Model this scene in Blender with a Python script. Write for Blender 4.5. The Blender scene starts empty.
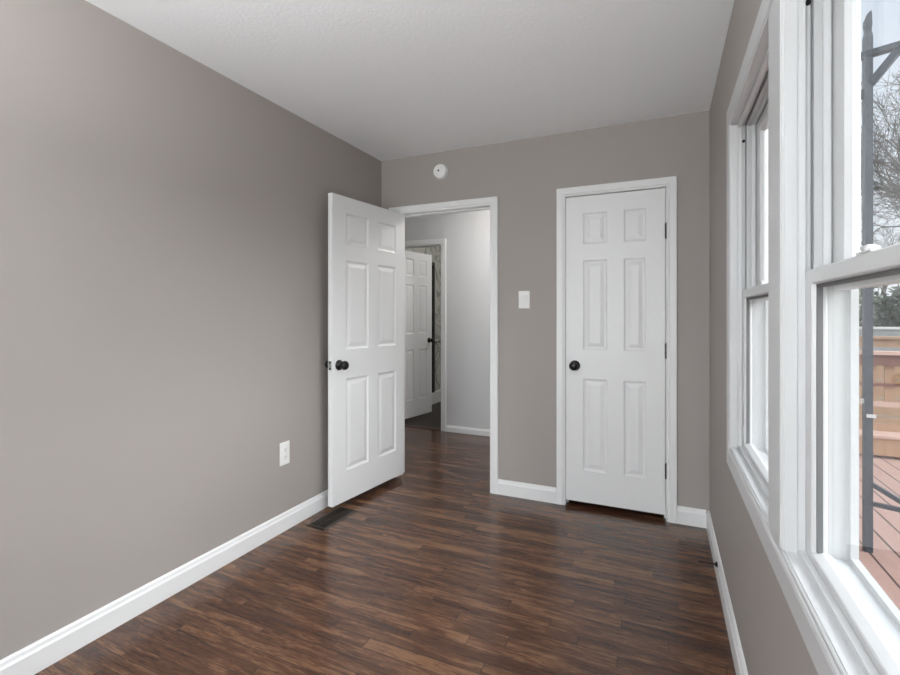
import bpy, bmesh, math, random
from mathutils import Vector, Matrix
C = bpy.context.scene.collection
SC = bpy.context.scene

# ------------------------------------------------------------------ camera, sky, sun, added fill lights, exposure
F_PX, V0, YAW, CAM_H = 473.65, 314.5, 0.4229, 1.2467
cam_d = bpy.data.cameras.new('camera')
cam = bpy.data.objects.new('camera', cam_d); C.objects.link(cam)
cam.location = (0, 0, CAM_H); cam.rotation_euler = (math.pi/2, 0, YAW)
cam_d.sensor_fit = 'HORIZONTAL'; cam_d.sensor_width = 36.0
cam_d.lens = F_PX/900*36.0
cam_d.shift_y = -(337.5-V0)/900
cam_d.clip_start = 0.02; cam_d.clip_end = 300
SC.camera = cam

world = bpy.data.worlds.new('sky'); SC.world = world; world.use_nodes = True
nt = world.node_tree; nt.nodes.clear()
wo = nt.nodes.new('ShaderNodeOutputWorld'); wb = nt.nodes.new('ShaderNodeBackground')
tc = nt.nodes.new('ShaderNodeTexCoord'); sx = nt.nodes.new('ShaderNodeSeparateXYZ')
rp = nt.nodes.new('ShaderNodeValToRGB')
rp.color_ramp.elements[0].position = 0.0; rp.color_ramp.elements[0].color = (0.92, 0.95, 1.0, 1)
rp.color_ramp.elements[1].position = 0.75; rp.color_ramp.elements[1].color = (0.62, 0.74, 0.92, 1)
nt.links.new(tc.outputs['Generated'], sx.inputs[0]); nt.links.new(sx.outputs['Z'], rp.inputs[0])
nt.links.new(rp.outputs[0], wb.inputs['Color']); nt.links.new(wb.outputs[0], wo.inputs[0])
SKY_STRENGTH = 1.12
wb.inputs['Strength'].default_value = SKY_STRENGTH

sun_d = bpy.data.lights.new('overcast_sun', 'SUN'); sun = bpy.data.objects.new('overcast_sun', sun_d); C.objects.link(sun)
SUN_ENERGY = 9.0
sun_d.energy = SUN_ENERGY; sun_d.angle = math.radians(60); sun_d.color = (0.97, 0.985, 1.0)
sun.location = (6, 0, 5)
sun.rotation_euler = Vector((-1.0, 0.25, -0.6)).to_track_quat('-Z', 'Y').to_euler()

ROOM_FILL, HALL_FILL, BATH_FILL = 54.0, 42.0, 44.0        # strengths of added unseen fill lamps: bowl pendant, hall and bathroom globes
REAR_FILL = 86.0
rear_d = bpy.data.lights.new('rear_fill_light', 'AREA'); rear = bpy.data.objects.new('rear_fill_light', rear_d); C.objects.link(rear)  # added area light behind the camera, brightens the room
rear_d.shape = 'RECTANGLE'; rear_d.size = 1.75; rear_d.size_y = 1.55; rear_d.energy = REAR_FILL
rear_d.color = (0.95, 0.975, 1.0)

SC.view_settings.view_transform = 'Standard'; SC.view_settings.look = 'None'
SC.view_settings.gamma = 1.0; SC.view_settings.use_curve_mapping = False
SC.view_settings.exposure = 0.0

# ------------------------------------------------------------------ materials
def new_mat(name, color, rough=0.5, metal=0.0, coat=0.0, spec=0.5):
    m = bpy.data.materials.new(name); m.use_nodes = True
    b = m.node_tree.nodes['Principled BSDF']
    b.inputs['Base Color'].default_value = (*color, 1); b.inputs['Roughness'].default_value = rough
    b.inputs['Metallic'].default_value = metal
    b.inputs['Coat Weight'].default_value = coat
    b.inputs['Specular IOR Level'].default_value = spec
    return m
def nodes(m): return m.node_tree.nodes, m.node_tree.links, m.node_tree.nodes['Principled BSDF']
def add_noise_bump(m, scale, strength, dist=0.002, detail=3, vary=None):
    n, l, b = nodes(m)
    t = n.new('ShaderNodeTexCoord'); z = n.new('ShaderNodeTexNoise')
    z.inputs['Scale'].default_value = scale; z.inputs['Detail'].default_value = detail
    bp = n.new('ShaderNodeBump'); bp.inputs['Strength'].default_value = strength; bp.inputs['Distance'].default_value = dist
    l.new(t.outputs['Object'], z.inputs['Vector']); l.new(z.outputs['Fac'], bp.inputs['Height']); l.new(bp.outputs[0], b.inputs['Normal'])
    if vary:
        r = n.new('ShaderNodeValToRGB'); r.color_ramp.elements[0].position = .3; r.color_ramp.elements[1].position = .7
        r.color_ramp.elements[0].color = (*vary[0], 1); r.color_ramp.elements[1].color = (*vary[1], 1)
        l.new(z.outputs['Fac'], r.inputs[0]); l.new(r.outputs[0], b.inputs['Base Color'])
    return m

M = {}
M['taupe'] = add_noise_bump(new_mat('taupe_wall_paint', (0.374, 0.344, 0.322), 0.6, spec=0.3), 260, 0.12, 0.0015)
M['hallpaint'] = add_noise_bump(new_mat('pale_grey_hall_paint', (0.66, 0.66, 0.665), 0.6, spec=0.3), 260, 0.12, 0.0015)
M['ceiling'] = add_noise_bump(new_mat('white_stippled_ceiling_paint', (0.925, 0.945, 0.962), 0.85, spec=0.2), 70, 0.3, 0.004, 4)
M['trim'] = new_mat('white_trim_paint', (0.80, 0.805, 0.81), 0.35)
M['door'] = add_noise_bump(new_mat('white_door_paint', (0.79, 0.795, 0.80), 0.38), 90, 0.05, 0.001)
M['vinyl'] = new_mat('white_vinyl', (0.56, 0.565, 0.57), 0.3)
M['wintrim'] = new_mat('shaded_white_window_paint', (0.57, 0.575, 0.58), 0.38)  # white trim paint with the window wall's shade put into its colour
M['groove'] = new_mat('grey_track_liner', (0.45, 0.455, 0.46), 0.5)
M['gasket'] = new_mat('dark_grey_rubber', (0.11, 0.11, 0.112), 0.6)
M['black'] = new_mat('black_metal', (0.006, 0.006, 0.0065), 0.28, 0.0, spec=0.35)
M['bronze'] = new_mat('dark_bronze_register', (0.05, 0.042, 0.036), 0.35, 0.7)
M['dark'] = new_mat('dark_duct', (0.01, 0.01, 0.01), 0.8)
M['plastic'] = new_mat('white_plastic', (0.82, 0.82, 0.81), 0.35)
M['slot'] = new_mat('dark_slot', (0.05, 0.05, 0.05), 0.6)
M['greyplastic'] = new_mat('grey_plastic', (0.3, 0.3, 0.3), 0.5)
M['steel'] = new_mat('brushed_steel', (0.5, 0.5, 0.5), 0.35, 1.0)
M['post'] = add_noise_bump(new_mat('weathered_grey_blue_metal', (0.05, 0.06, 0.075), 0.55, 0.1), 30, .2, .002, vary=((0.042, 0.052, 0.066), (0.062, 0.074, 0.092)))
M['siding'] = new_mat('pale_siding', (0.6, 0.6, 0.58), 0.7)
M['porcelain'] = new_mat('white_porcelain', (0.8, 0.8, 0.78), 0.15)

def glass_mat():
    m = bpy.data.materials.new('clear_window_glass'); m.use_nodes = True
    n = m.node_tree.nodes; l = m.node_tree.links; n.clear()
    o = n.new('ShaderNodeOutputMaterial'); mx = n.new('ShaderNodeMixShader'); t = n.new('ShaderNodeBsdfTransparent')
    g = n.new('ShaderNodeBsdfGlossy'); lw = n.new('ShaderNodeLayerWeight'); lw.inputs['Blend'].default_value = 0.5; pw = n.new('ShaderNodeMath'); pw.operation = 'POWER'; pw.inputs[1].default_value = 4.5; fr = n.new('ShaderNodeMath'); fr.operation = 'MULTIPLY_ADD'; fr.inputs[1].default_value = 0.45; fr.inputs[2].default_value = 0.03; l.new(lw.outputs['Facing'], pw.inputs[0]); l.new(pw.outputs[0], fr.inputs[0])
    g.inputs['Roughness'].default_value = 0.0; t.inputs['Color'].default_value = (0.97, 0.98, 0.975, 1)
    l.new(fr.outputs[0], mx.inputs[0]); l.new(t.outputs[0], mx.inputs[1]); l.new(g.outputs[0], mx.inputs[2]); l.new(mx.outputs[0], o.inputs[0])
    return m
M['glass'] = glass_mat()
def emit_mat(name, strength, col=(1, 0.97, 0.93)):
    m = bpy.data.materials.new(name); m.use_nodes = True
    n = m.node_tree.nodes; l = m.node_tree.links; n.clear()
    o = n.new('ShaderNodeOutputMaterial'); e = n.new('ShaderNodeEmission')
    e.inputs['Color'].default_value = (*col, 1); e.inputs['Strength'].default_value = strength
    l.new(e.outputs[0], o.inputs[0]); return m

def plank_mat(name, along, width, length, ramp, rough=(0.16, 0.34), grain=1.0, gap=0.004, coat=0.0, bump=0.25, gapcol=None):
    """boards running along x or y in object space"""
    m = bpy.data.materials.new(name); m.use_nodes = True
    n, l, b = nodes(m)
    t = n.new('ShaderNodeTexCoord'); mp = n.new('ShaderNodeMapping'); mp.vector_type = 'POINT'
    if along == 'y': mp.inputs['Rotation'].default_value = (0, 0, math.pi/2)
    l.new(t.outputs['Object'], mp.inputs[0])
    br = n.new('ShaderNodeTexBrick'); br.offset = 0.37; br.offset_frequency = 3; br.squash = 1.0
    br.inputs['Scale'].default_value = 1.0; br.inputs['Brick Width'].default_value = length; br.inputs['Row Height'].default_value = width
    br.inputs['Mortar Size'].default_value = gap*0.25; br.inputs['Mortar Smooth'].default_value = 0.3; br.inputs['Bias'].default_value = 0.0
    br.inputs['Color1'].default_value = (0, 0, 0, 1); br.inputs['Color2'].default_value = (1, 1, 1, 1); br.inputs['Mortar'].default_value = (0.5, 0.5, 0.5, 1)
    # uneven board ends: shift each row by its own amount
    sp = n.new('ShaderNodeSeparateXYZ'); l.new(mp.outputs[0], sp.inputs[0])
    dv = n.new('ShaderNodeMath'); dv.operation = 'DIVIDE'; dv.inputs[1].default_value = width; l.new(sp.outputs['Y'], dv.inputs[0])
    fl = n.new('ShaderNodeMath'); fl.operation = 'FLOOR'; l.new(dv.outputs[0], fl.inputs[0])
    wn = n.new('ShaderNodeTexWhiteNoise'); wn.noise_dimensions = '1D'; l.new(fl.outputs[0], wn.inputs['W'])
    ml = n.new('ShaderNodeMath'); ml.operation = 'MULTIPLY_ADD'; ml.inputs[1].default_value = length*2.3
    l.new(wn.outputs['Value'], ml.inputs[0]); l.new(sp.outputs['X'], ml.inputs[2])
    cb = n.new('ShaderNodeCombineXYZ'); l.new(ml.outputs[0], cb.inputs['X']); l.new(sp.outputs['Y'], cb.inputs['Y'])
    l.new(cb.outputs[0], br.inputs['Vector'])
    # grain: noise stretched along the board, offset per board
    gm = n.new('ShaderNodeMapping'); gm.inputs['Scale'].default_value = (9.0, 120.0, 1.0); l.new(cb.outputs[0], gm.inputs[0])
    off = n.new('ShaderNodeVectorMath'); off.operation = 'ADD'; l.new(gm.outputs[0], off.inputs[0])
    c3 = n.new('ShaderNodeCombineXYZ'); l.new(br.outputs['Color'], c3.inputs['Z'])
    sc = n.new('ShaderNodeVectorMath'); sc.operation = 'SCALE'; sc.inputs['Scale'].default_value = 37.0
    l.new(c3.outputs[0], sc.inputs[0]); l.new(sc.outputs[0], off.inputs[1])
    n1 = n.new('ShaderNodeTexNoise'); n1.inputs['Scale'].default_value = 1.0; n1.inputs['Detail'].default_value = 6; n1.inputs['Roughness'].default_value = 0.65; n1.inputs['Distortion'].default_value = 2.2
    l.new(off.outputs[0], n1.inputs['Vector'])
    gm2 = n.new('ShaderNodeMapping'); gm2.inputs['Scale'].default_value = (1.6, 14.0, 1.0); l.new(off.outputs[0], gm2.inputs[0])
    gm2.inputs['Scale'].default_value = (0.35, 0.22, 1.0)
    n2 = n.new('ShaderNodeTexNoise'); n2.inputs['Scale'].default_value = 1.0; n2.inputs['Detail'].default_value = 3; n2.inputs['Distortion'].default_value = 0.8
    l.new(gm2.outputs[0], n2.inputs['Vector'])
    # factor = .45*board + .35*n1 + .35*n2
    a1 = n.new('ShaderNodeMath'); a1.operation = 'MULTIPLY'; a1.inputs[1].default_value = 0.17; l.new(br.outputs['Color'], a1.inputs[0])
    a2 = n.new('ShaderNodeMath'); a2.operation = 'MULTIPLY_ADD'; a2.inputs[1].default_value = 0.68*grain; l.new(n1.outputs['Fac'], a2.inputs[0]); l.new(a1.outputs[0], a2.inputs[2])
    a3 = n.new('ShaderNodeMath'); a3.operation = 'MULTIPLY_ADD'; a3.inputs[1].default_value = 0.58*grain; l.new(n2.outputs['Fac'], a3.inputs[0]); l.new(a2.outputs[0], a3.inputs[2])
    r = n.new('ShaderNodeValToRGB'); cr = r.color_ramp
    while len(cr.elements) > 1: cr.elements.remove(cr.elements[-1])
    for k, (p, c) in enumerate(ramp):
        e = cr.elements[0] if k == 0 else cr.elements.new(p)
        e.position = p; e.color = (*c, 1)
    l.new(a3.outputs[0], r.inputs[0])
    mx = n.new('ShaderNodeMix'); mx.data_type = 'RGBA'; l.new(br.outputs['Fac'], mx.inputs['Factor']); l.new(r.outputs[0], mx.inputs['A'])
    mx.inputs['B'].default_value = (*(gapcol or tuple(x*0.35 for x in ramp[0][1])), 1)
    l.new(mx.outputs['Result'], b.inputs['Base Color'])
    rr = n.new('ShaderNodeMapRange'); rr.inputs['To Min'].default_value = rough[0]; rr.inputs['To Max'].default_value = rough[1]
    rr.inputs['From Min'].default_value = .3; rr.inputs['From Max'].default_value = .7
    l.new(n1.outputs['Fac'], rr.inputs['Value']); l.new(rr.outputs[0], b.inputs['Roughness'])
    b.inputs['Coat Weight'].default_value = coat; b.inputs['Coat Roughness'].default_value = 0.12
    hb = n.new('ShaderNodeMath'); hb.operation = 'MULTIPLY_ADD'; hb.inputs[1].default_value = -1.2; l.new(br.outputs['Fac'], hb.inputs[0]); l.new(n1.outputs['Fac'], hb.inputs[2])
    bp = n.new('ShaderNodeBump'); bp.inputs['Strength'].default_value = bump; bp.inputs['Distance'].default_value = 0.0012
    l.new(hb.outputs[0], bp.inputs['Height']); l.new(bp.outputs[0], b.inputs['Normal'])
    return m
M['floor'] = plank_mat('dark_stained_oak_planks', 'x', 0.057, 0.62,
    [(0.40, (0.018, 0.0075, 0.0055)), (0.55, (0.036, 0.0152, 0.0097)), (0.69, (0.060, 0.0255, 0.0152)), (0.83, (0.094, 0.043, 0.0245)), (0.97, (0.19, 0.098, 0.052))], rough=(.09, .22), grain=1.16, bump=.35)
M['bathfloor'] = plank_mat('dark_bathroom_planks', 'x', 0.15, 0.9, [(0.45, (0.010, 0.006, 0.005)), (0.95, (0.035, 0.021, 0.016))], rough=(.35, .5))
M['deck'] = plank_mat('pinkish_deck_boards', 'y', 0.138, 3.6, [(0.4, (0.34, 0.215, 0.18)), (0.95, (0.47, 0.32, 0.27))], rough=(.6, .8), grain=.6, gap=0.03, bump=.1, gapcol=(0.06, 0.035, 0.03))
M['cedar'] = plank_mat('orange_cedar', 'x', 0.4, 2.0, [(0.4, (0.36, 0.215, 0.13)), (0.95, (0.52, 0.34, 0.225))], rough=(.6, .8), grain=.7, gap=0.0, bump=.1)
M['redwood'] = plank_mat('reddish_stained_wood', 'x', 0.4, 2.0, [(0.4, (0.17, 0.075, 0.055)), (0.95, (0.26, 0.125, 0.09))], rough=(.6, .8), grain=.7, gap=0.0, bump=.1)
M['palewood'] = plank_mat('pale_pink_wood', 'x', 0.4, 2.0, [(0.4, (0.50, 0.34, 0.28)), (0.95, (0.66, 0.48, 0.40))], rough=(.6, .8), grain=.5, gap=0.0, bump=.1)
M['bark'] = add_noise_bump(new_mat('grey_brown_bark', (0.10, 0.085, 0.075), 0.9), 12, .5, .01, vary=((0.10, 0.09, 0.082), (0.20, 0.18, 0.165)))
M['leaf'] = add_noise_bump(new_mat('grey_green_leaves', (0.10, 0.12, 0.085), 0.7), 3, .1, .01, vary=((0.08, 0.095, 0.07), (0.2, 0.215, 0.17)))
M['ground'] = add_noise_bump(new_mat('winter_lawn', (0.22, 0.2, 0.15), 0.9), 1.2, .3, .05, 6, vary=((0.16, 0.15, 0.11), (0.30, 0.27, 0.20)))
M['road'] = add_noise_bump(new_mat('grey_asphalt', (0.28, 0.28, 0.285), 0.9), 8, .2, .01, vary=((0.25, 0.25, 0.255), (0.33, 0.33, 0.335)))

def marble_mat():
    m = new_mat('veined_marble_tile', (0.5, 0.5, 0.46), 0.2)
    n, l, b = nodes(m)
    t = n.new('ShaderNodeTexCoord')
    z = n.new('ShaderNodeTexNoise'); z.inputs['Scale'].default_value = 2.6; z.inputs['Detail'].default_value = 7; z.inputs['Distortion'].default_value = 1.6
    l.new(t.outputs['Object'], z.inputs['Vector'])
    r = n.new('ShaderNodeValToRGB'); cr = r.color_ramp
    cr.elements[0].position = 0.0; cr.elements[0].color = (0.50, 0.50, 0.45, 1)
    cr.elements[1].position = 1.0; cr.elements[1].color = (0.56, 0.56, 0.51, 1)
    for p, c in ((0.455, (0.48, 0.48, 0.43)), (0.49, (0.22, 0.22, 0.20)), (0.525, (0.52, 0.52, 0.47))):
        e = cr.elements.new(p); e.color = (*c, 1)
    l.new(z.outputs['Fac'], r.inputs[0]); l.new(r.outputs[0], b.inputs['Base Color'])
    return m
M['marble'] = marble_mat()

# ------------------------------------------------------------------ mesh helpers
def obj(name, bm, mat, parent=None, smooth=False, bevel=0.0, seg=2):
    bmesh.ops.recalc_face_normals(bm, faces=bm.faces)
    me = bpy.data.meshes.new(name); bm.to_mesh(me); bm.free()
    if smooth:
        for p in me.polygons: p.use_smooth = True
    o = bpy.data.objects.new(name, me); C.objects.link(o)
    if mat is not None: me.materials.append(M[mat] if isinstance(mat, str) else mat)
    if parent is not None: o.parent = parent
    if bevel:
        bv = o.modifiers.new('bevel', 'BEVEL'); bv.width = bevel; bv.segments = seg; bv.limit_method = 'ANGLE'; bv.angle_limit = math.radians(40)
    if smooth == 'auto':
        pass
    return o
def tag(o, label=None, cat=None, group=None, kind=None):
    if label: o['label'] = label
    if cat: o['category'] = cat
    if group: o['group'] = group
    if kind: o['kind'] = kind
    return o
def thing(name, label, cat, loc=(0, 0, 0), rz=0.0, group=None):
    o = bpy.data.objects.new(name, None); C.objects.link(o); o.location = loc; o.rotation_euler = (0, 0, rz)
    o.empty_display_size = 0.1
    return tag(o, label, cat, group)
def root_struct(name, loc=(0, 0, 0), rz=0.0, label=None):
    o = bpy.data.objects.new(name, None); C.objects.link(o); o.location = loc; o.rotation_euler = (0, 0, rz)
    o.empty_display_size = 0.1
    return tag(o, label, kind='structure')
def struct(name, bm, mat, label=None, **k): return tag(obj(name, bm, mat, **k), label, kind='structure')
def box(bm, x0, x1, y0, y1, z0, z1):
    v = [bm.verts.new(p) for p in ((x0,y0,z0),(x1,y0,z0),(x1,y1,z0),(x0,y1,z0),(x0,y0,z1),(x1,y0,z1),(x1,y1,z1),(x0,y1,z1))]
    for f in ((0,3,2,1),(4,5,6,7),(0,1,5,4),(1,2,6,5),(2,3,7,6),(3,0,4,7)): bm.faces.new([v[i] for i in f])
    return bm
def bx(*a): return box(bmesh.new(), *a)
def tube(bm, p, q, r0, r1=None, n=12, caps=True):
    p, q = Vector(p), Vector(q); r1 = r0 if r1 is None else r1
    d = (q-p).normalized(); a = d.orthogonal().normalized(); b = d.cross(a)
    A = [bm.verts.new(p + (a*math.cos(t)+b*math.sin(t))*r0) for t in [2*math.pi*i/n for i in range(n)]]
    B = [bm.verts.new(q + (a*math.cos(t)+b*math.sin(t))*r1) for t in [2*math.pi*i/n for i in range(n)]]
    for i in range(n): bm.faces.new((A[i], A[(i+1)%n], B[(i+1)%n], B[i]))
    if caps: bm.faces.new(A[::-1]); bm.faces.new(B)
    return bm
def lathe(bm, prof, n=32, axis='z', origin=(0, 0, 0)):
    """prof = [(r, h)], spun about the axis"""
    o = Vector(origin); rings = []
    def pt(r, h, t):
        c, s = r*math.cos(t), r*math.sin(t)
        return o + Vector({'z': (c, s, h), 'y': (c, h, s), 'x': (h, c, s)}[axis])
    for r, h in prof:
        if r < 1e-6: rings.append([bm.verts.new(pt(0, h, 0))])
        else: rings.append([bm.verts.new(pt(r, h, 2*math.pi*i/n)) for i in range(n)])
    for A, B in zip(rings, rings[1:]):
        for i in range(n):
            j = (i+1) % n
            if len(A) == 1 and len(B) == 1: continue
            if len(A) == 1: bm.faces.new((A[0], B[i], B[j]))
            elif len(B) == 1: bm.faces.new((A[i], A[j], B[0]))
            else: bm.faces.new((A[i], A[j], B[j], B[i]))
    return bm
def loops(bm, rects, closed=False, cap_first=False, cap_last=False):
    """rects = lists of four 3D points; joins consecutive loops"""
    L = [[bm.verts.new(p) for p in r] for r in rects]
    seq = list(zip(L, L[1:])) + ([(L[-1], L[0])] if closed else [])
    for A, B in seq:
        for i in range(len(A)):
            j = (i+1) % len(A); bm.faces.new((A[i], A[j], B[j], B[i]))
    if cap_first: bm.faces.new(L[0])
    if cap_last: bm.faces.new(L[-1][::-1])
    return bm
def yz(x, y0, y1, z0, z1): return [(x,y0,z0),(x,y1,z0),(x,y1,z1),(x,y0,z1)]
def sweep(bm, path, prof, closed=False):
    """path = list of 3D-frames (origin, u, v); prof = [(a,b)] closed cross-section"""
    L = [[bm.verts.new(Vector(o)+Vector(u)*a+Vector(v)*b) for a, b in prof] for o, u, v in path]
    n = len(prof)
    seq = list(zip(L, L[1:])) + ([(L[-1], L[0])] if closed else [])
    for A, B in seq:
        for i in range(n): bm.faces.new((A[i], A[(i+1)%n], B[(i+1)%n], B[i]))
    if not closed: bm.faces.new(L[0][::-1]); bm.faces.new(L[-1])
    return bm
def wall_x(x0, x1, ya, yb, za, zb, holes):
    """wall slab with thickness in x and rectangular holes (y0,y1,z0,z1)"""
    bm = bmesh.new(); ys = sorted({ya, yb, *[h[0] for h in holes], *[h[1] for h in holes]}); zs = sorted({za, zb, *[h[2] for h in holes], *[h[3] for h in holes]})
    grid_slab(bm, ys, zs, holes, lambda a, b, t: (x0 if t == 0 else x1, a, b)); return bm
def wall_y(y0, y1, xa, xb, za, zb, holes):
    bm = bmesh.new(); xs = sorted({xa, xb, *[h[0] for h in holes], *[h[1] for h in holes]}); zs = sorted({za, zb, *[h[2] for h in holes], *[h[3] for h in holes]})
    grid_slab(bm, xs, zs, holes, lambda a, b, t: (a, y0 if t == 0 else y1, b)); return bm
def grid_slab(bm, us, vs, holes, f):
    solid = lambda i, j: 0 <= i < len(us)-1 and 0 <= j < len(vs)-1 and not any(h[0] <= (us[i]+us[i+1])/2 <= h[1] and h[2] <= (vs[j]+vs[j+1])/2 <= h[3] for h in holes)
    V = {}
    def v(i, j, t):
        if (i, j, t) not in V: V[(i, j, t)] = bm.verts.new(f(us[i], vs[j], t))
        return V[(i, j, t)]
    for i in range(len(us)-1):
        for j in range(len(vs)-1):
            if not solid(i, j): continue
            for t in (0, 1): bm.faces.new((v(i,j,t), v(i+1,j,t), v(i+1,j+1,t), v(i,j+1,t)))
            for (a, b, ni, nj) in (((i,j),(i+1,j),i,j-1), ((i+1,j),(i+1,j+1),i+1,j), ((i+1,j+1),(i,j+1),i,j+1), ((i,j+1),(i,j),i-1,j)):
                if not solid(ni, nj): bm.faces.new((v(*a,0), v(*b,0), v(*b,1), v(*a,1)))

# ------------------------------------------------------------------ dimensions
XL, XR, YB, ZC = -2.002, 0.247, 3.147, 2.44
YR = -2.1                      # rear wall, behind the camera
HY = 4.60                      # far wall of the hall
BY0, BY1, BXL = 4.72, 6.75, -2.95
PT = 0.12

# ------------------------------------------------------------------ shell
struct('floor', bx(-4.2, 0.36, YR-.1, HY+.02, -0.12, 0), 'floor')
struct('floor_bathroom', bx(BXL-.1, -0.4, HY+.02, BY1+.1, -0.12, 0.0), 'bathfloor')
struct('ceiling', bx(-4.2, 0.36, YR-.1, BY1+.1, ZC, ZC+.1), 'ceiling')
struct('wall_left', bx(XL-PT, XL, YR-.1, YB, 0, ZC), 'taupe')
DX0, DX1, DZ = -1.885, -1.083, 2.03          # rough opening of the room door
CX0, CX1, CZ = -0.605, 0.040, 2.035          # rough opening of the closet
# the partition: room side taupe, hall side pale -> two leaves
struct('wall_back', wall_y(YB, YB+.06, XL-PT, XR, 0, ZC, [(DX0, DX1, -1, DZ), (CX0, CX1, -1, CZ)]), 'taupe')
struct('wall_hall_front', wall_y(YB+.06, YB+PT, -4.2, XR, 0, ZC, [(DX0, DX1, -1, DZ), (CX0, CX1, -1, CZ)]), 'hallpaint')
WZ0, WZ1 = 0.742, 1.966
WIN = [(1.368, 2.085), (0.487, 1.215)]
HO = 0.013
struct('wall_right', wall_x(XR, 0.352, YR-.1, HY, 0, ZC, [(a-HO, b+HO, WZ0-HO, WZ1+HO) for a, b in WIN]), 'taupe')
RWX0, RWX1, RWZ0, RWZ1 = -1.85, -0.05, 0.45, 2.05
struct('wall_rear', wall_y(YR-.1, YR, XL, XR, 0, ZC, [(RWX0, RWX1, RWZ0, RWZ1)]), 'taupe')
# hall
BDX0, BDX1 = -2.80, -2.155
struct('wall_hall_back', wall_y(HY, HY+PT, -4.2, 0.36, 0, ZC, [(BDX0, BDX1, -1, 2.02)]), 'hallpaint')
struct('wall_hall_left', bx(-4.2, -4.1, YB+PT, HY, 0, ZC), 'hallpaint')
struct('wall_hall_right', bx(-0.80, -0.70, YB+PT, HY, 0, ZC), 'hallpaint')
# bathroom
struct('wall_bathroom_left', bx(BXL-.1, BXL, BY0, BY1, 0, ZC), 'marble')
struct('wall_bathroom_back', bx(BXL-.1, -0.4, BY1, BY1+.1, 0, ZC), 'marble')
struct('wall_bathroom_right', bx(-0.5, -0.4, BY0, BY1, 0, ZC), 'hallpaint')
# wood strip where the hall meets the bathroom floor
b = bmesh.new(); prof = [(-.045, 0), (-.035, .008), (.035, .008), (.045, 0)]
sweep(b, [((BDX0+.02, HY+.035, 0), (0,1,0), (0,0,1)), ((BDX1-.02, HY+.035, 0), (0,1,0), (0,0,1))], prof)
M['threshold'] = new_mat('dark_red_brown_stained_wood', (0.055, 0.022, 0.015), 0.35)
struct('trim_threshold', b, 'threshold')

# ------------------------------------------------------------------ baseboards
BBH, BBT = 0.102, 0.017
BB = [(0, 0), (BBT, 0), (BBT, BBH*.74), (BBT*.72, BBH*.82), (BBT*.6, BBH*.93), (BBT*.3, BBH), (0, BBH)]
def baseboard(name, p, q, nrm, h=1.0, lim=None):
    bm = bmesh.new(); sweep(bm, [(p, nrm, (0,0,1)), (q, nrm, (0,0,1))], [(a, c*h) for a, c in BB]); return struct(name, bm, 'trim')
baseboard('baseboard_left', (XL, YR, 0), (XL, YB, 0), (1,0,0))
baseboard('baseboard_right', (XR, YR, 0), (XR, YB, 0), (-1,0,0))
baseboard('baseboard_back', (-1.048, YB, 0), (-0.640, YB, 0), (0,-1,0))
baseboard('baseboard_back_corner', (0.076, YB, 0), (XR-BBT, YB, 0), (0,-1,0))
baseboard('baseboard_hall', (-2.105, HY, 0), (-0.80, HY, 0), (0,-1,0), 0.62)
baseboard('baseboard_hall_left', (-4.1, HY, 0), (-2.86, HY, 0), (0,-1,0), 0.62)
baseboard('baseboard_rear', (XL+BBT, YR, 0), (XR-BBT, YR, 0), (0,1,0))

# ------------------------------------------------------------------ door casings and jambs
def casing(name, x0, x1, zt, y, w, ny, t=0.018, mat='trim'):
    """three-sided mitred architrave around an opening x0..x1, top zt, on the wall face y, sticking out towards ny"""
    prof = [(0, 0), (0, t*.55), (w*.10, t*.8), (w*.22, t*.72), (w*.30, t), (w*.92, t), (w, t*.8), (w, 0)]   # a = outwards from opening, b = out of wall
    path = [((x0, y, 0.0), (-1,0,0), (0,ny,0)), ((x0, y, zt), (-1,0,1), (0,ny,0)), ((x1, y, zt), (1,0,1), (0,ny,0)), ((x1, y, 0.0), (1,0,0), (0,ny,0))]
    bm = bmesh.new(); sweep(bm, path, prof); return struct(name, bm, mat)
def jambs(name, x0, x1, zt, ya, yb, rx0, rx1, rz, stop_y=None, stop_w=0.0):
    """lining boards of an opening (clear x0..x1, top zt) inside the rough opening"""
    bm = bmesh.new()
    box(bm, rx0, x0, ya, yb, 0, rz); box(bm, x1, rx1, ya, yb, 0, rz); box(bm, x0, x1, ya, yb, zt, rz)
    if stop_y is not None:
        s = .011
        box(bm, x0, x0+s, stop_y, stop_y+stop_w, 0, zt-s); box(bm, x1-s, x1, stop_y, stop_y+stop_w, 0, zt-s); box(bm, x0, x1, stop_y, stop_y+stop_w, zt-s, zt)
    return struct(name, bm, 'trim')
OX0, OX1, OZ = -1.864, -1.103, 2.012
casing('trim_1', OX0-.005, OX1+.005-.007, OZ-.002, YB, 0.058, -1)
jambs('trim_2', OX0, OX1, OZ, YB-.002, YB+PT+.002, DX0, DX1, DZ, YB+.043, .03)
casing('trim_3', OX0-.005, OX1+.005, OZ+.005, YB+PT, 0.058, 1)
QX0, QX1, QZ = -0.585, 0.016, 2.018
casing('trim_4', QX0+.002, QX1+.002, QZ-.002, YB, 0.058, -1)
jambs('trim_5', QX0, QX1, QZ, YB-.002, YB+PT+.002, CX0, CX1, CZ, YB+.043, .03)
PX0, PX1, PZ = -2.775, -2.174, 2.0
casing('trim_6', PX0, PX1, PZ, HY, 0.06, -1, t=.016)
jambs('trim_7', PX0, PX1, PZ, HY-.002, HY+PT+.002, BDX0, BDX1, 2.02, HY+.03, .03)
# closet shell behind its door
struct('wall_closet_back', bx(-0.70, XR, 3.95, 4.0, 0, ZC), 'hallpaint')

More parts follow.
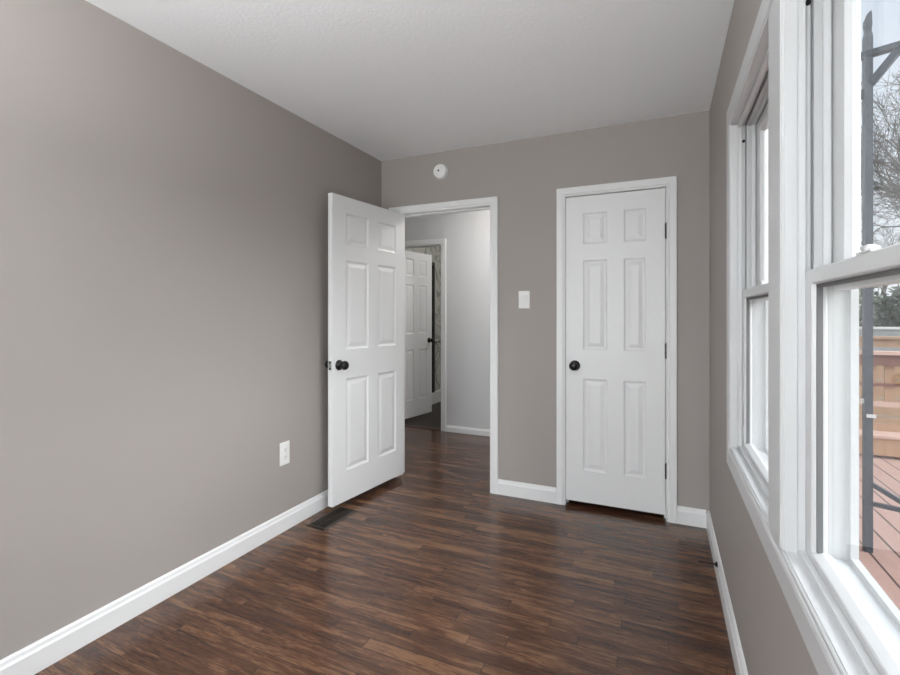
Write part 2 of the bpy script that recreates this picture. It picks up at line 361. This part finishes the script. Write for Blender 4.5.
# ------------------------------------------------------------------ six-panel doors
def panel_leaf(bm, W, z0, z1, T, xs, zs):
    """leaf in local coords: x 0..W, y 0 (front) .. T (back), moulded panels on both faces. xs=[(a,b)..], zs=[(a,b)..]"""
    panels = [(a, b_, c, d) for a, b_ in xs for c, d in zs]
    X = sorted({0, W, *[v for p in xs for v in p]}); Z = sorted({z0, z1, *[v for p in zs for v in p]})
    for face, sgn in ((0.0, 1), (T, -1)):
        V = {}
        def v(x, z):
            if (x, z) not in V: V[(x, z)] = bm.verts.new((x, face, z))
            return V[(x, z)]
        for i in range(len(X)-1):
            for j in range(len(Z)-1):
                q = (X[i], X[i+1], Z[j], Z[j+1])
                c = [v(q[0], q[2]), v(q[1], q[2]), v(q[1], q[3]), v(q[0], q[3])]
                if q in panels:
                    prev = c
                    for ins, dep in ((.006, .0055), (.012, .0075), (.019, .0075), (.042, .0015)):
                        y = face + sgn*dep
                        cur = [bm.verts.new(p) for p in ((q[0]+ins, y, q[2]+ins), (q[1]-ins, y, q[2]+ins), (q[1]-ins, y, q[3]-ins), (q[0]+ins, y, q[3]-ins))]
                        for k in range(4): bm.faces.new((prev[k], prev[(k+1)%4], cur[(k+1)%4], cur[k]))
                        prev = cur
                    bm.faces.new(prev)
                else: bm.faces.new(c)
        if face == 0.0: F = V
        else: B = V
    def strip(keys):
        for a, c in zip(keys, keys[1:]): bm.faces.new((F[a], F[c], B[c], B[a]))
    strip([(x, z0) for x in X]); strip([(x, z1) for x in X]); strip([(0, z) for z in Z]); strip([(W, z) for z in Z])
    return bm
KNOB = [(0, 0), (.033, 0), (.0335, .004), (.030, .009), (.016, .012), (.0125, .016), (.0125, .026), (.018, .031), (.0255, .038), (.029, .047), (.0285, .056), (.024, .0635), (.014, .068), (0, .069)]
def knob(parent, x, z, y, sgn):
    k = obj('knob', lathe(bmesh.new(), [(r, h*sgn) for r, h in KNOB[7:]] if 0 else [(r, h*sgn) for r, h in KNOB], 28, 'y', (x, y, z)), 'black', parent, smooth=True)
    return k
def latch(parent, x, z, T, side):
    """edge plate with two screws and the tongue on the x edge of the leaf"""
    bm = bmesh.new(); t = .0015*side
    box(bm, min(x, x+t), max(x, x+t), T/2-.0125, T/2+.0125, z-.028, z+.028)
    o = obj('latch_plate', bm, 'steel', parent); o['label'] = 'steel latch plate'
    bm = bmesh.new()
    for dz in (-.02, .02): lathe(bm, [(0, .003*side), (.0065, .003*side), (.0065, 0)], 12, 'x', (x, T/2, z+dz))
    obj('screw', bm, 'black', o)
    bm = bmesh.new(); loops(bm, [[(x, T/2-.007, z-.008), (x, T/2+.007, z-.008), (x, T/2+.007, z+.008), (x, T/2-.007, z+.008)],
        [(x+.011*side, T/2-.006, z-.007), (x+.004*side, T/2+.006, z-.007), (x+.004*side, T/2+.006, z+.007), (x+.011*side, T/2-.006, z+.007)]], cap_first=True, cap_last=True)
    obj('latch_tongue', bm, 'steel', o)
def hinge(parent, x, y, z, h=.089):
    bm = bmesh.new()
    tube(bm, (x, y, z-h/2), (x, y, z+h/2), .0065, n=14); 
    tube(bm, (x, y, z+h/2), (x, y, z+h/2+.006), .005, .002, 10); tube(bm, (x, y, z-h/2-.006), (x, y, z-h/2), .002, .005, 10)
    return obj('hinge', bm, 'black', parent, smooth=False)
ZS = [(.238, .832), (1.021, 1.597), (1.701, 1.902)]
# door 1: stands open against the left wall. local x runs from the free edge to the hinges, front face (y=0) looks into the room
def local_frame(name, A, direction):
    d = Vector(direction).normalized(); o = root_struct(name, (A[0], A[1], 0), math.atan2(d.y, d.x)); return o
d1 = local_frame('door_1', (-1.884, 2.394), (0.113, 0.9936))
# in this frame local +y points to the left wall (leaf thickness goes there)
obj('leaf', panel_leaf(bmesh.new(), .757, .042, 2.008, .035, [(.125, .345), (.445, .655)], ZS), 'door', d1)
k = knob(d1, .060, .926, 0.0, -1); k2 = knob(d1, .060, .926, .035, 1)
latch(d1, 0.0, .926, .035, -1)
for z in (.30, 1.026, 1.75): hinge(d1, .757+.002, .035+.003, z)
# door 2: the closed closet door
d2 = root_struct('door_2', (-0.582, YB, 0), 0)
obj('leaf', panel_leaf(bmesh.new(), .594, .034, 2.012, .035, [(.110, .258), (.357, .485)], ZS), 'door', d2)
knob(d2, .058, .915, 0.0, -1)
for z in (.302, 1.027, 1.752): hinge(d2, .594+.004, -.005, z)
bm = bx(-.004, .0005, .004, .030, .915-.028, .915+.028); o = obj('strike_plate', bm, 'steel', d2)
# door 3: bathroom door, open into the bathroom
d3 = local_frame('door_3', (-2.735, 4.69), (0.185, 0.983))
obj('leaf', panel_leaf(bmesh.new(), .60, .038, 1.985, .035, [(.10, .25), (.35, .50)], ZS), 'door', d3)
knob(d3, .60-.055, .93, 0.0, -1); knob(d3, .60-.055, .93, .035, 1)
latch(d3, .60, .93, .035, 1)
for z in (.30, 1.026, 1.75): hinge(d3, -.002, .038, z)

# ------------------------------------------------------------------ windows
def sash(parent, name, y0, y1, z0, z1, xf, xb, w, wb_, wt, xg):
    """one sash: frame ring with glazing bead plus its pane"""
    def R(x, i=0.0): return yz(x, y0+w+i, y1-w-i, z0+wb_+i, z1-wt-i)
    bm = bmesh.new()
    e = .003
    loops(bm, [yz(xf+e, y0, y1, z0, z1), yz(xf, y0+e, y1-e, z0+e, z1-e), R(xf, -.002), R(xf+.002), R(xg-.003, .006), R(xg+.003, .006), R(xb, 0), yz(xb, y0, y1, z0, z1)], closed=True)
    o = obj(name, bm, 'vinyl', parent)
    bm = bmesh.new(); r = .010
    box(bm, xg-.002, xg+.002, y0+w+r-.006, y1-w-r+.006, z0+wb_+r-.006, z1-wt-r+.006)
    obj('glass', bm, 'glass', o)
    return o
def window(name, y0, y1, z0, z1, lock_y):
    root = root_struct(name, (XR, (y0+y1)/2, z0)); inv = Matrix.Translation(-Vector(root.location))
    P = [(0, .2365), (0, .258), (.013, .258), (.013, .270), (.001, .2705), (.001, .281), (-.009, .281), (-.009, .2965), (.004, .2975), (.013, .300), (.013, .313), (.003, .3135), (.003, .3445), (.013, .345), (.013, .358), (-HO, .358), (-HO, .2365)]
    bm = bmesh.new(); loops(bm, [yz(x, y0+i, y1-i, z0+i, z1-i) for i, x in P], closed=True)
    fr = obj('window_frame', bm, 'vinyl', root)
    bm = bmesh.new(); loops(bm, [yz(x, y0+i, y1-i, z0+i, z1-i) for i, x in ((-.004, .2845), (.0135, .2845), (.0135, .2990), (-.004, .2990))], closed=True)
    ws = obj('weatherstrip', bm, 'groove', root); ws['label'] = 'grey weatherstrip'
    lo = sash(root, 'lower_sash', y0+.006, y1-.006, z0+.006, 1.338, .2705, .2965, .0475, .022, .029, .2895)
    up = sash(root, 'upper_sash', y0+.006, y1-.006, 1.296, z1-.006, .317, .342, .069, .042, .05, .331)
    g0, g1, gz0, gz1 = y0+.006+.0475, y1-.006-.0475, z0+.006+.022, 1.338-.029
    bm = bmesh.new(); box(bm, .2780, .2875, g1-.0085, g1-.002, gz0+.004, gz1); box(bm, .2780, .2875, g0+.002, g0+.0085, gz0+.004, gz1); box(bm, .2780, .2875, g0+.0085, g1-.0085, gz1-.0085, gz1-.002)
    ga = obj('glazing_gasket', bm, 'gasket', lo); ga['label'] = 'dark grey glazing gasket'
    # cam lock on the meeting rail
    bm = bmesh.new(); box(bm, .272, .295, lock_y-.028, lock_y+.028, 1.338, 1.342); lathe(bm, [(.010, 1.342), (.010, 1.347), (.008, 1.349), (0, 1.349)], 16, 'z', (.283, lock_y, 0)); box(bm, .276, .288, lock_y-.004, lock_y+.026, 1.345, 1.351)
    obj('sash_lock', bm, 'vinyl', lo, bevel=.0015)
    # dark stop plugs high up in both side tracks
    for yy, s in ((y1-.001, -1), (y0+.001, 1)):
        bm = bmesh.new(); lathe(bm, [(0, .0035*s), (.0055, .0035*s), (.0055, 0)], 12, 'y', (.2765, yy, 1.90)); obj('track_plug', bm, 'black', fr)
    for ch in [fr, lo, up, ws]: ch.matrix_parent_inverse = inv
    return root
window('window_1', *WIN[0], WZ0, WZ1, 1.730)
window('window_2', *WIN[1], WZ0, WZ1, 0.900)
# one picture-frame casing around both windows
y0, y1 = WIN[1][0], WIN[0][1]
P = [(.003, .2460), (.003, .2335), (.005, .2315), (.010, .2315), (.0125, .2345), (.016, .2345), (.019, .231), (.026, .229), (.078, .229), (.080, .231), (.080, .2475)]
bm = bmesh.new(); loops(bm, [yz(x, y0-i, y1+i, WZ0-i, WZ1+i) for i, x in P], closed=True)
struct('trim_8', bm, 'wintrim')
# mullion board between the windows
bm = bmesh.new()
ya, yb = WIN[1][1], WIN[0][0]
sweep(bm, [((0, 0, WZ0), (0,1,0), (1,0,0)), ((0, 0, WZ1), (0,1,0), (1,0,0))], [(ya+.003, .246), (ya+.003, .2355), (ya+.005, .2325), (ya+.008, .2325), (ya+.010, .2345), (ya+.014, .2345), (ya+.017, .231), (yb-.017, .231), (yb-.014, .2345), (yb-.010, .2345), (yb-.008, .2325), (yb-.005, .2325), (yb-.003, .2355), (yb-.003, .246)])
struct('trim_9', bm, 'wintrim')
# unseen window added behind the camera for the fill light
rw = root_struct('added_rear_window', ((RWX0+RWX1)/2, YR, RWZ0))
def xz(y, x0, x1, z0, z1): return [(x0, y, z0), (x1, y, z0), (x1, y, z1), (x0, y, z1)]
bm = bmesh.new(); PR = [(-.07, 0), (-.07, .018), (-.005, .018), (0, .012), (0, -.05), (.045, -.05), (.045, -.08), (0, -.08), (0, -.1), (-.001, -.1), (-.001, 0)]
w2 = (RWX1-RWX0)/2; h2 = RWZ1-RWZ0
loops(bm, [xz(y, -w2-i if 0 else -w2+i, w2-i, i, h2-i) for i, y in PR], closed=True); obj('window_frame', bm, 'trim', rw)
bm = bx(-w2+.045, w2-.045, -.075, -.05, h2/2-.018, h2/2+.018); obj('meeting_rail', bm, 'vinyl', rw)
bm = bx(-w2+.04, w2-.04, -.067, -.063, .04, h2-.04); obj('glass', bm, 'glass', rw)
rear.location = ((RWX0+RWX1)/2, YR-.14, (RWZ0+RWZ1)/2); rear.rotation_euler = (math.pi/2, 0, 0)

# ------------------------------------------------------------------ added unseen fill lamps (above and behind the picture's edge)
def fill_ceiling_lamp(loc, label, strength, r=.15):  # unseen fixture added to brighten the hall and bathroom
    t = thing('fill_ceiling_lamp', label, 'lamp', loc)
    obj('canopy', lathe(bmesh.new(), [(0, 0), (r*1.05, 0), (r*1.08, -.012), (r*1.0, -.03), (0, -.03)], 32), 'steel', t, smooth=True)
    obj('globe', lathe(bmesh.new(), [(r*.96, -.031), (r*.98, -.06), (r*.86, -.10), (r*.6, -.13), (r*.3, -.145), (0, -.15)], 32), emit_mat('fill_lamp_opal_glow', strength), t, smooth=True)
    return t
def fill_bowl_pendant(loc, label, watts, r=.20, drop=.72):  # unseen fixture added as fill, throws its light up at the ceiling
    t = thing('fill_pendant', label, 'lamp', loc)
    obj('canopy', lathe(bmesh.new(), [(0, 0), (.06, 0), (.06, -.02), (.02, -.03), (0, -.03)], 24), 'steel', t, smooth=True)
    for k in range(3):
        a = 2*math.pi*k/3; obj('cable', tube(bmesh.new(), (.01*math.cos(a), .01*math.sin(a), -.03), (r*.97*math.cos(a), r*.97*math.sin(a), -drop+.01), .0025, n=6), 'steel', t)
    pr = [(r*math.sin(x), -drop-r*.55*math.cos(x)) for x in [math.pi/2*i/10 for i in range(11)]]
    obj('bowl', lathe(bmesh.new(), pr + [(a-.008, b_+.004) for a, b_ in pr[::-1][:-1]] + [(0, pr[0][1]+.008)], 32), 'plastic', t, smooth=True)
    d = bpy.data.lights.new('fill_disk', 'AREA'); d.shape = 'DISK'; d.size = r*1.5; d.energy = watts; d.color = (.96, .98, 1)
    o = bpy.data.objects.new('fill_disk', d); C.objects.link(o); o.parent = t; o.location = (0, 0, -drop-.02); o.rotation_euler = (math.pi, 0, 0)
    return t
fill_bowl_pendant((-0.75, -0.20, ZC), 'added unseen white bowl pendant lamp filling the bedroom with light', ROOM_FILL)
fill_ceiling_lamp((-1.15, 3.95, ZC), 'added unseen round opal ceiling lamp brightening the hall', HALL_FILL)
fill_ceiling_lamp((-1.6, 5.6, ZC), 'added unseen round opal ceiling lamp brightening the bathroom', BATH_FILL)

# ------------------------------------------------------------------ small things on the walls and floor
t = thing('smoke_detector', 'round white smoke detector high on the wall above the doorway', 'smoke detector', (-1.487, YB, 2.293))
obj('base', lathe(bmesh.new(), [(0, 0), (.055, 0), (.056, -.006), (.054, -.011), (0, -.011)], 40, 'y'), 'plastic', t, smooth=False)
obj('cover', lathe(bmesh.new(), [(.053, -.011), (.054, -.018), (.050, -.030), (.044, -.034), (.040, -.034), (.038, -.032), (.034, -.032), (.032, -.035), (.018, -.037), (.016, -.036), (0, -.0365)], 40, 'y'), 'plastic', t, smooth=True)
obj('test_button', lathe(bmesh.new(), [(.0075, -.036), (.0075, -.0385), (.006, -.040), (0, -.040)], 20, 'y', (-.006, 0, .003)), 'slot', t)['label'] = 'dark test button'

t = thing('light_switch', 'white light switch plate on the wall between the doorway and closet door', 'light switch', (-0.862, YB, 1.347))
bm = bx(-.039, .039, -.006, 0, -.060, .060); obj('cover_plate', bm, 'plastic', t, bevel=.003)
bm = bmesh.new(); loops(bm, [xz(-.006, -.0165, .0165, -.033, .033), xz(-.008, -.0165, .0165, -.033, .033), [(-.015, -.0075, -.031), (.015, -.0075, -.031), (.015, -.0115, .031), (-.015, -.0115, .031)]], cap_last=True, cap_first=True)
obj('rocker', bm, 'plastic', t)
for dz in (-.048, .048): obj('screw', lathe(bmesh.new(), [(0, -.0075), (.0035, -.0075), (.0035, -.006)], 12, 'y', (0, 0, dz)), 'plastic', t)

t = thing('electrical_outlet', 'white electrical outlet plate low on the left wall', 'outlet', (XL, 2.109, 0.443))
obj('cover_plate', bx(0, .006, -.038, .038, -.066, .066), 'plastic', t, bevel=.003)
for dz in (-.0205, .0205):
    rc = obj('receptacle', lathe(bmesh.new(), [(.0172, .006), (.0172, .0085), (.016, .0095), (0, .0095)], 24, 'x', (0, 0, dz)), 'plastic', t)
    bm = bmesh.new(); box(bm, .0093, .0099, -.0072, -.0052, dz-.001, dz+.008); box(bm, .0093, .0099, .0052, .0072, dz, dz+.007); lathe(bm, [(.0025, .0093), (.0025, .0099), (0, .0099)], 10, 'x', (0, 0, dz-.008))
    obj('slot', bm, 'slot', rc)
obj('screw', lathe(bmesh.new(), [(0, .0075), (.0035, .0075), (.0035, .006)], 12, 'x'), 'plastic', t)

# floor register
t = thing('floor_register', 'dark bronze floor register vent beside the open door and left baseboard', 'floor vent', (-1.845, 2.348, 0), math.radians(-3.0))
w, h = .072, .152
bm = bmesh.new(); loops(bm, [[(-a, -b_, z), (a, -b_, z), (a, b_, z), (-a, b_, z)] for a, b_, z in ((w, h, 0), (w, h, .0015), (w-.010, h-.010, .006), (w-.018, h-.018, .006), (w-.020, h-.020, .003), (w-.020, h-.020, 0))], closed=True)
obj('register_frame', bm, 'bronze', t)
obj('duct', bx(-w+.02, w-.02, -h+.02, h-.02, .0004, .0008), 'dark', t)
bm = bmesh.new()
box(bm, -.002, .002, -h+.019, h-.019, .001, .005)
n = 22
for i in range(n):
    y = -h+.024 + (2*h-.048)*i/(n-1)
    for s in (-1, 1):
        xa, xb = (s*.002, s*(w-.019)) if s > 0 else (s*(w-.019), s*.002)
        v = [bm.verts.new(p) for p in ((xa, y-.0028, .001), (xb, y-.0028, .001), (xb, y+.0016, .0052), (xa, y+.0016, .0052), (xa, y-.0010, .001), (xb, y-.0010, .001), (xb, y+.0028, .0052), (xa, y+.0028, .0052))]
        for f in ((0,1,2,3), (4,7,6,5), (3,2,6,7), (0,4,5,1), (0,3,7,4), (1,5,6,2)): bm.faces.new([v[k_] for k_ in f])
obj('grille', bm, 'bronze', t)
obj('damper_lever', bx(-.004, .004, h-.034, h-.014, .0052, .010), 'bronze', t)

# door stop
t = thing('door_stop', 'black rigid door stop sticking out of the right baseboard', 'door stop', (XR-BBT, 2.52, .083))
obj('base', lathe(bmesh.new(), [(0, 0), (.0125, 0), (.0125, -.003), (.007, -.010), (0, -.012)], 20, 'x'), 'black', t, smooth=True)
obj('rod', tube(bmesh.new(), (-.010, 0, 0), (-.066, 0, 0), .0042, n=12), 'black', t, smooth=False)
obj('tip', lathe(bmesh.new(), [(0, -.064), (.006, -.064), (.0068, -.070), (.006, -.078), (0, -.079)], 16, 'x'), 'black', t, smooth=True)

# shower enclosure in the bathroom
t = thing('shower_enclosure', 'black framed glass shower screen on a white curb in the tiled bathroom', 'shower', (BXL, 5.91, 0))
obj('curb', bx(.0, .045, -1.05, .60, 0, .165), 'porcelain', t, bevel=.006)
obj('frame_post', bx(.012, .046, -.025, .03, .165, 1.97), 'black', t)
obj('frame_post', bx(.012, .046, -1.03, -.98, .165, 1.97), 'black', t)
obj('top_rail', bx(.012, .046, -.98, -.025, 1.93, 1.97), 'black', t)
obj('glass_panel', bx(.026, .032, -.98, -.025, .17, 1.93), 'glass', t)
bm = bmesh.new(); tube(bm, (.030, .02, .86), (.062, .02, .86), .008); tube(bm, (.056, .01, .86), (.056, .26, .86), .008); tube(bm, (.0, .25, .86), (.056, .25, .86), .008); obj('towel_bar', bm, 'black', t)

# ------------------------------------------------------------------ outdoors
ZD = -0.15
struct('deck', bx(0.352, 5.5, -1.5, 6.35, ZD-.14, ZD), 'deck')
g = bx(-40, 70, -30, 140, -1.0, -0.8); struct('ground', g, 'ground')
struct('road', bx(-40, 70, 34, 52, -.8, -.78), 'road')

# tall post frame on the deck
t = thing('post_frame', 'tall dark grey post with braces standing on the deck outside the near window', 'post frame', (1.10, 3.56, ZD))
dv = Vector((.93, -.36, 0)).normalized(); L = 1.3; hp = .0195
def flat_bar(p, q, w, tck, up=Vector((0,0,1))):
    p, q = Vector(p), Vector(q); d = (q-p).normalized(); side = d.cross(Vector((dv.y, -dv.x, 0))).normalized(); nrm = d.cross(side)
    bm = bmesh.new(); sweep(bm, [(p, side, nrm), (q, side, nrm)], [(-w/2, -tck/2), (w/2, -tck/2), (w/2, tck/2), (-w/2, tck/2)]); return bm
def post(px, py):
    bm = bmesh.new(); rings = []
    for z, r in ((0, hp), (3.03, hp), (3.06, hp*.75), (3.075, hp*.75), (3.10, hp*.9), (3.13, hp*.85)):
        rings.append([(px-r, py-r, z), (px+r, py-r, z), (px+r, py+r, z), (px-r, py+r, z)])
    rings.append([(px-.002, py-.010, 3.17), (px+hp*.8, py-.010, 3.185), (px+hp*.8, py+.010, 3.185), (px-.002, py+.010, 3.17)])
    loops(bm, rings, cap_first=True, cap_last=True); o = obj('post', bm, 'post', t); return o
p0 = post(0, 0); p1 = post(dv.x*L, dv.y*L)
obj('top_rail', flat_bar(dv*(-.05)+Vector((0,0,2.93)), dv*(L+.05)+Vector((0,0,2.93)), .032, .05), 'post', t)
obj('brace', flat_bar(dv*.015+Vector((0,0,2.755)), dv*.16+Vector((0,0,2.94)), .038, .04), 'post', t)
obj('bottom_rail', flat_bar(dv*(-.02)+Vector((0,0,.285)), dv*(L)+Vector((0,0,.285)), .022, .03), 'post', t)
obj('brace', flat_bar(dv*.02+Vector((0,0,.40)), dv*.20+Vector((0,0,.30)), .024, .03), 'post', t)
for z, hh, mt in ((2.70, .028, 'post'), (.885, .014, 'vinyl')):
    bm = bx(-hp-.012, -hp+.004, -.012, .012, z-hh, z+hh); o = obj('bracket', bm, mt, p0)
o = obj('tag', bx(-.012, .032, -hp-.006, -hp+.001, .792, .812), 'vinyl', p0); o['label'] = 'small white tag on the post'

# deck railing across the far end
t = thing('deck_railing', 'reddish wood deck railing with tan pickets at the far end of the deck', 'railing', (0.4, 6.28, ZD))
RL = 5.0
obj('cap_rail', bx(0, RL, -.09, .05, .985, 1.02), 'palewood', t)
obj('top_rail', bx(0, RL, -.045, -.005, .87, .985), 'redwood', t)
obj('middle_rail', bx(0, RL, -.03, .0, .66, .69), 'redwood', t)
obj('bottom_rail', bx(0, RL, -.07, .03, .455, .50), 'palewood', t)
for i in range(6): obj('post', bx(i*.98, i*.98+.09, -.02, .07, 0, .985), 'redwood', t)
bm = bmesh.new()
for i in range(34):
    x = .115+i*.142
    obj('picket', bx(x, x+.078, -.004, .016, .50, .87), 'cedar', t)
bm = bmesh.new()
# bench along the railing
t = thing('deck_bench', 'low tan wooden bench running along the deck railing', 'bench', (0.5, 6.0, ZD))
obj('seat', bx(0, 4.7, -.12, .14, .20, .225), 'palewood', t)
obj('front_board', bx(0, 4.7, -.10, -.075, .03, .20), 'cedar', t)
obj('back_board', bx(0, 4.7, .12, .14, .225, .30), 'cedar', t)
for i in range(4): obj('leg', bx(.05+i*1.5, .14+i*1.5, -.06, .10, 0, .20), 'redwood', t)
# fence further back
t = thing('board_fence', 'orange board fence standing beyond the deck railing', 'fence', (-2, 10.2, -.8))
obj('cap_board', bx(0, 16, -.07, .07, 1.64, 1.68), 'cedar', t)
for i in range(4): obj('fence_board', bx(0, 16, -.02, .02, .06+i*.30, .34+i*.30), 'cedar', t)
obj('fence_board', bx(0, 16, -.02, .02, 1.50, 1.64), 'cedar', t)
for i in range(9): obj('post', bx(i*1.98, i*1.98+.1, .02, .12, 0, 1.64), 'redwood', t)

t = thing('garden_wall', 'low grey wall beyond the orange fence in front of the shrubs', 'wall', (0, 26.0, -.8))
obj('wall_body', bx(0, 24, -.12, .12, 0, 1.42), 'road', t); obj('coping', bx(-.03, 24.03, -.17, .17, 1.42, 1.52), 'siding', t)
# bare trees
def tree(loc, h, seed, label):
    rnd = random.Random(seed); bm = bmesh.new()
    def grow(p, d, ln, r, depth):
        q = p + d*ln; r2 = r*(.72 if depth else .4)
        tube(bm, p, q, r, r2, 5 if depth > 3 else 3, caps=False)
        if depth == 0: return
        n = 3
        for k in range(n):
            a = rnd.uniform(.25, .95); ph = rnd.uniform(0, 2*math.pi) + k*2*math.pi/n
            o1 = d.orthogonal().normalized(); o2 = d.cross(o1)
            nd = (d*math.cos(a) + (o1*math.cos(ph)+o2*math.sin(ph))*math.sin(a) + Vector((0,0,.08))).normalized()
            f = 1.0 if k == 0 else rnd.uniform(.35, 1.0)
            grow(p + d*ln*f, nd, ln*rnd.uniform(.66, .86), max(r2*rnd.uniform(.6, .88), .006), depth-1)
    grow(Vector((0, 0, 0)), Vector((rnd.uniform(-.05,.05), rnd.uniform(-.05,.05), 1)).normalized(), h*.22, h*.022, 8)
    o = obj('bare_tree', bm, 'bark'); o.location = loc
    return tag(o, label, 'tree', 'bare winter trees beyond the fence')
tree((6.2, 15.5, -.8), 10.8, 3, 'nearest bare grey tree with fine twigs beyond the fence')
tree((14.5, 44, -.8), 14, 8, 'bare grey tree standing further back behind the nearest tree')
tree((3.0, 20.0, -.8), 7.5, 15, 'bare grey tree seen through the narrow far window')
# evergreen shrubs
def shrub(loc, rx, ry, rz, seed, label):
    rnd = random.Random(seed); bm = bmesh.new()
    for i in range(4200):
        u, v = rnd.uniform(-1, 1), rnd.uniform(0, 2*math.pi); s = math.sqrt(1-u*u); k = rnd.uniform(.72, 1.03)
        c = Vector((rx*s*math.cos(v)*k, ry*s*math.sin(v)*k, rz*(1+u*k)))
        a = Vector((rnd.gauss(0,1), rnd.gauss(0,1), rnd.gauss(0,1))).normalized(); b_ = a.orthogonal().normalized(); ln = rnd.uniform(.12, .24)
        bm.faces.new([bm.verts.new(c+x) for x in (-a*ln, b_*ln*.4, a*ln, -b_*ln*.4)])
    o = obj('evergreen_shrub', bm, 'leaf'); o.location = loc
    return tag(o, label, 'shrub', 'grey green shrubs far behind the fence')
for i, (x, y, rx, rz) in enumerate([(4.6, 30, 2.6, 1.95), (8.6, 33.6, 2.8, 2.1), (12.4, 30, 2.7, 2.0), (16.4, 33.6, 2.8, 2.0)]):
    shrub((x, y, -.8), rx, 1.6, rz, 40+i, ['grey green shrub at the left end of the far shrub row', 'grey green shrub second from left in the far row', 'grey green shrub third from left in the far row', 'grey green shrub at the right end of the far row'][i])
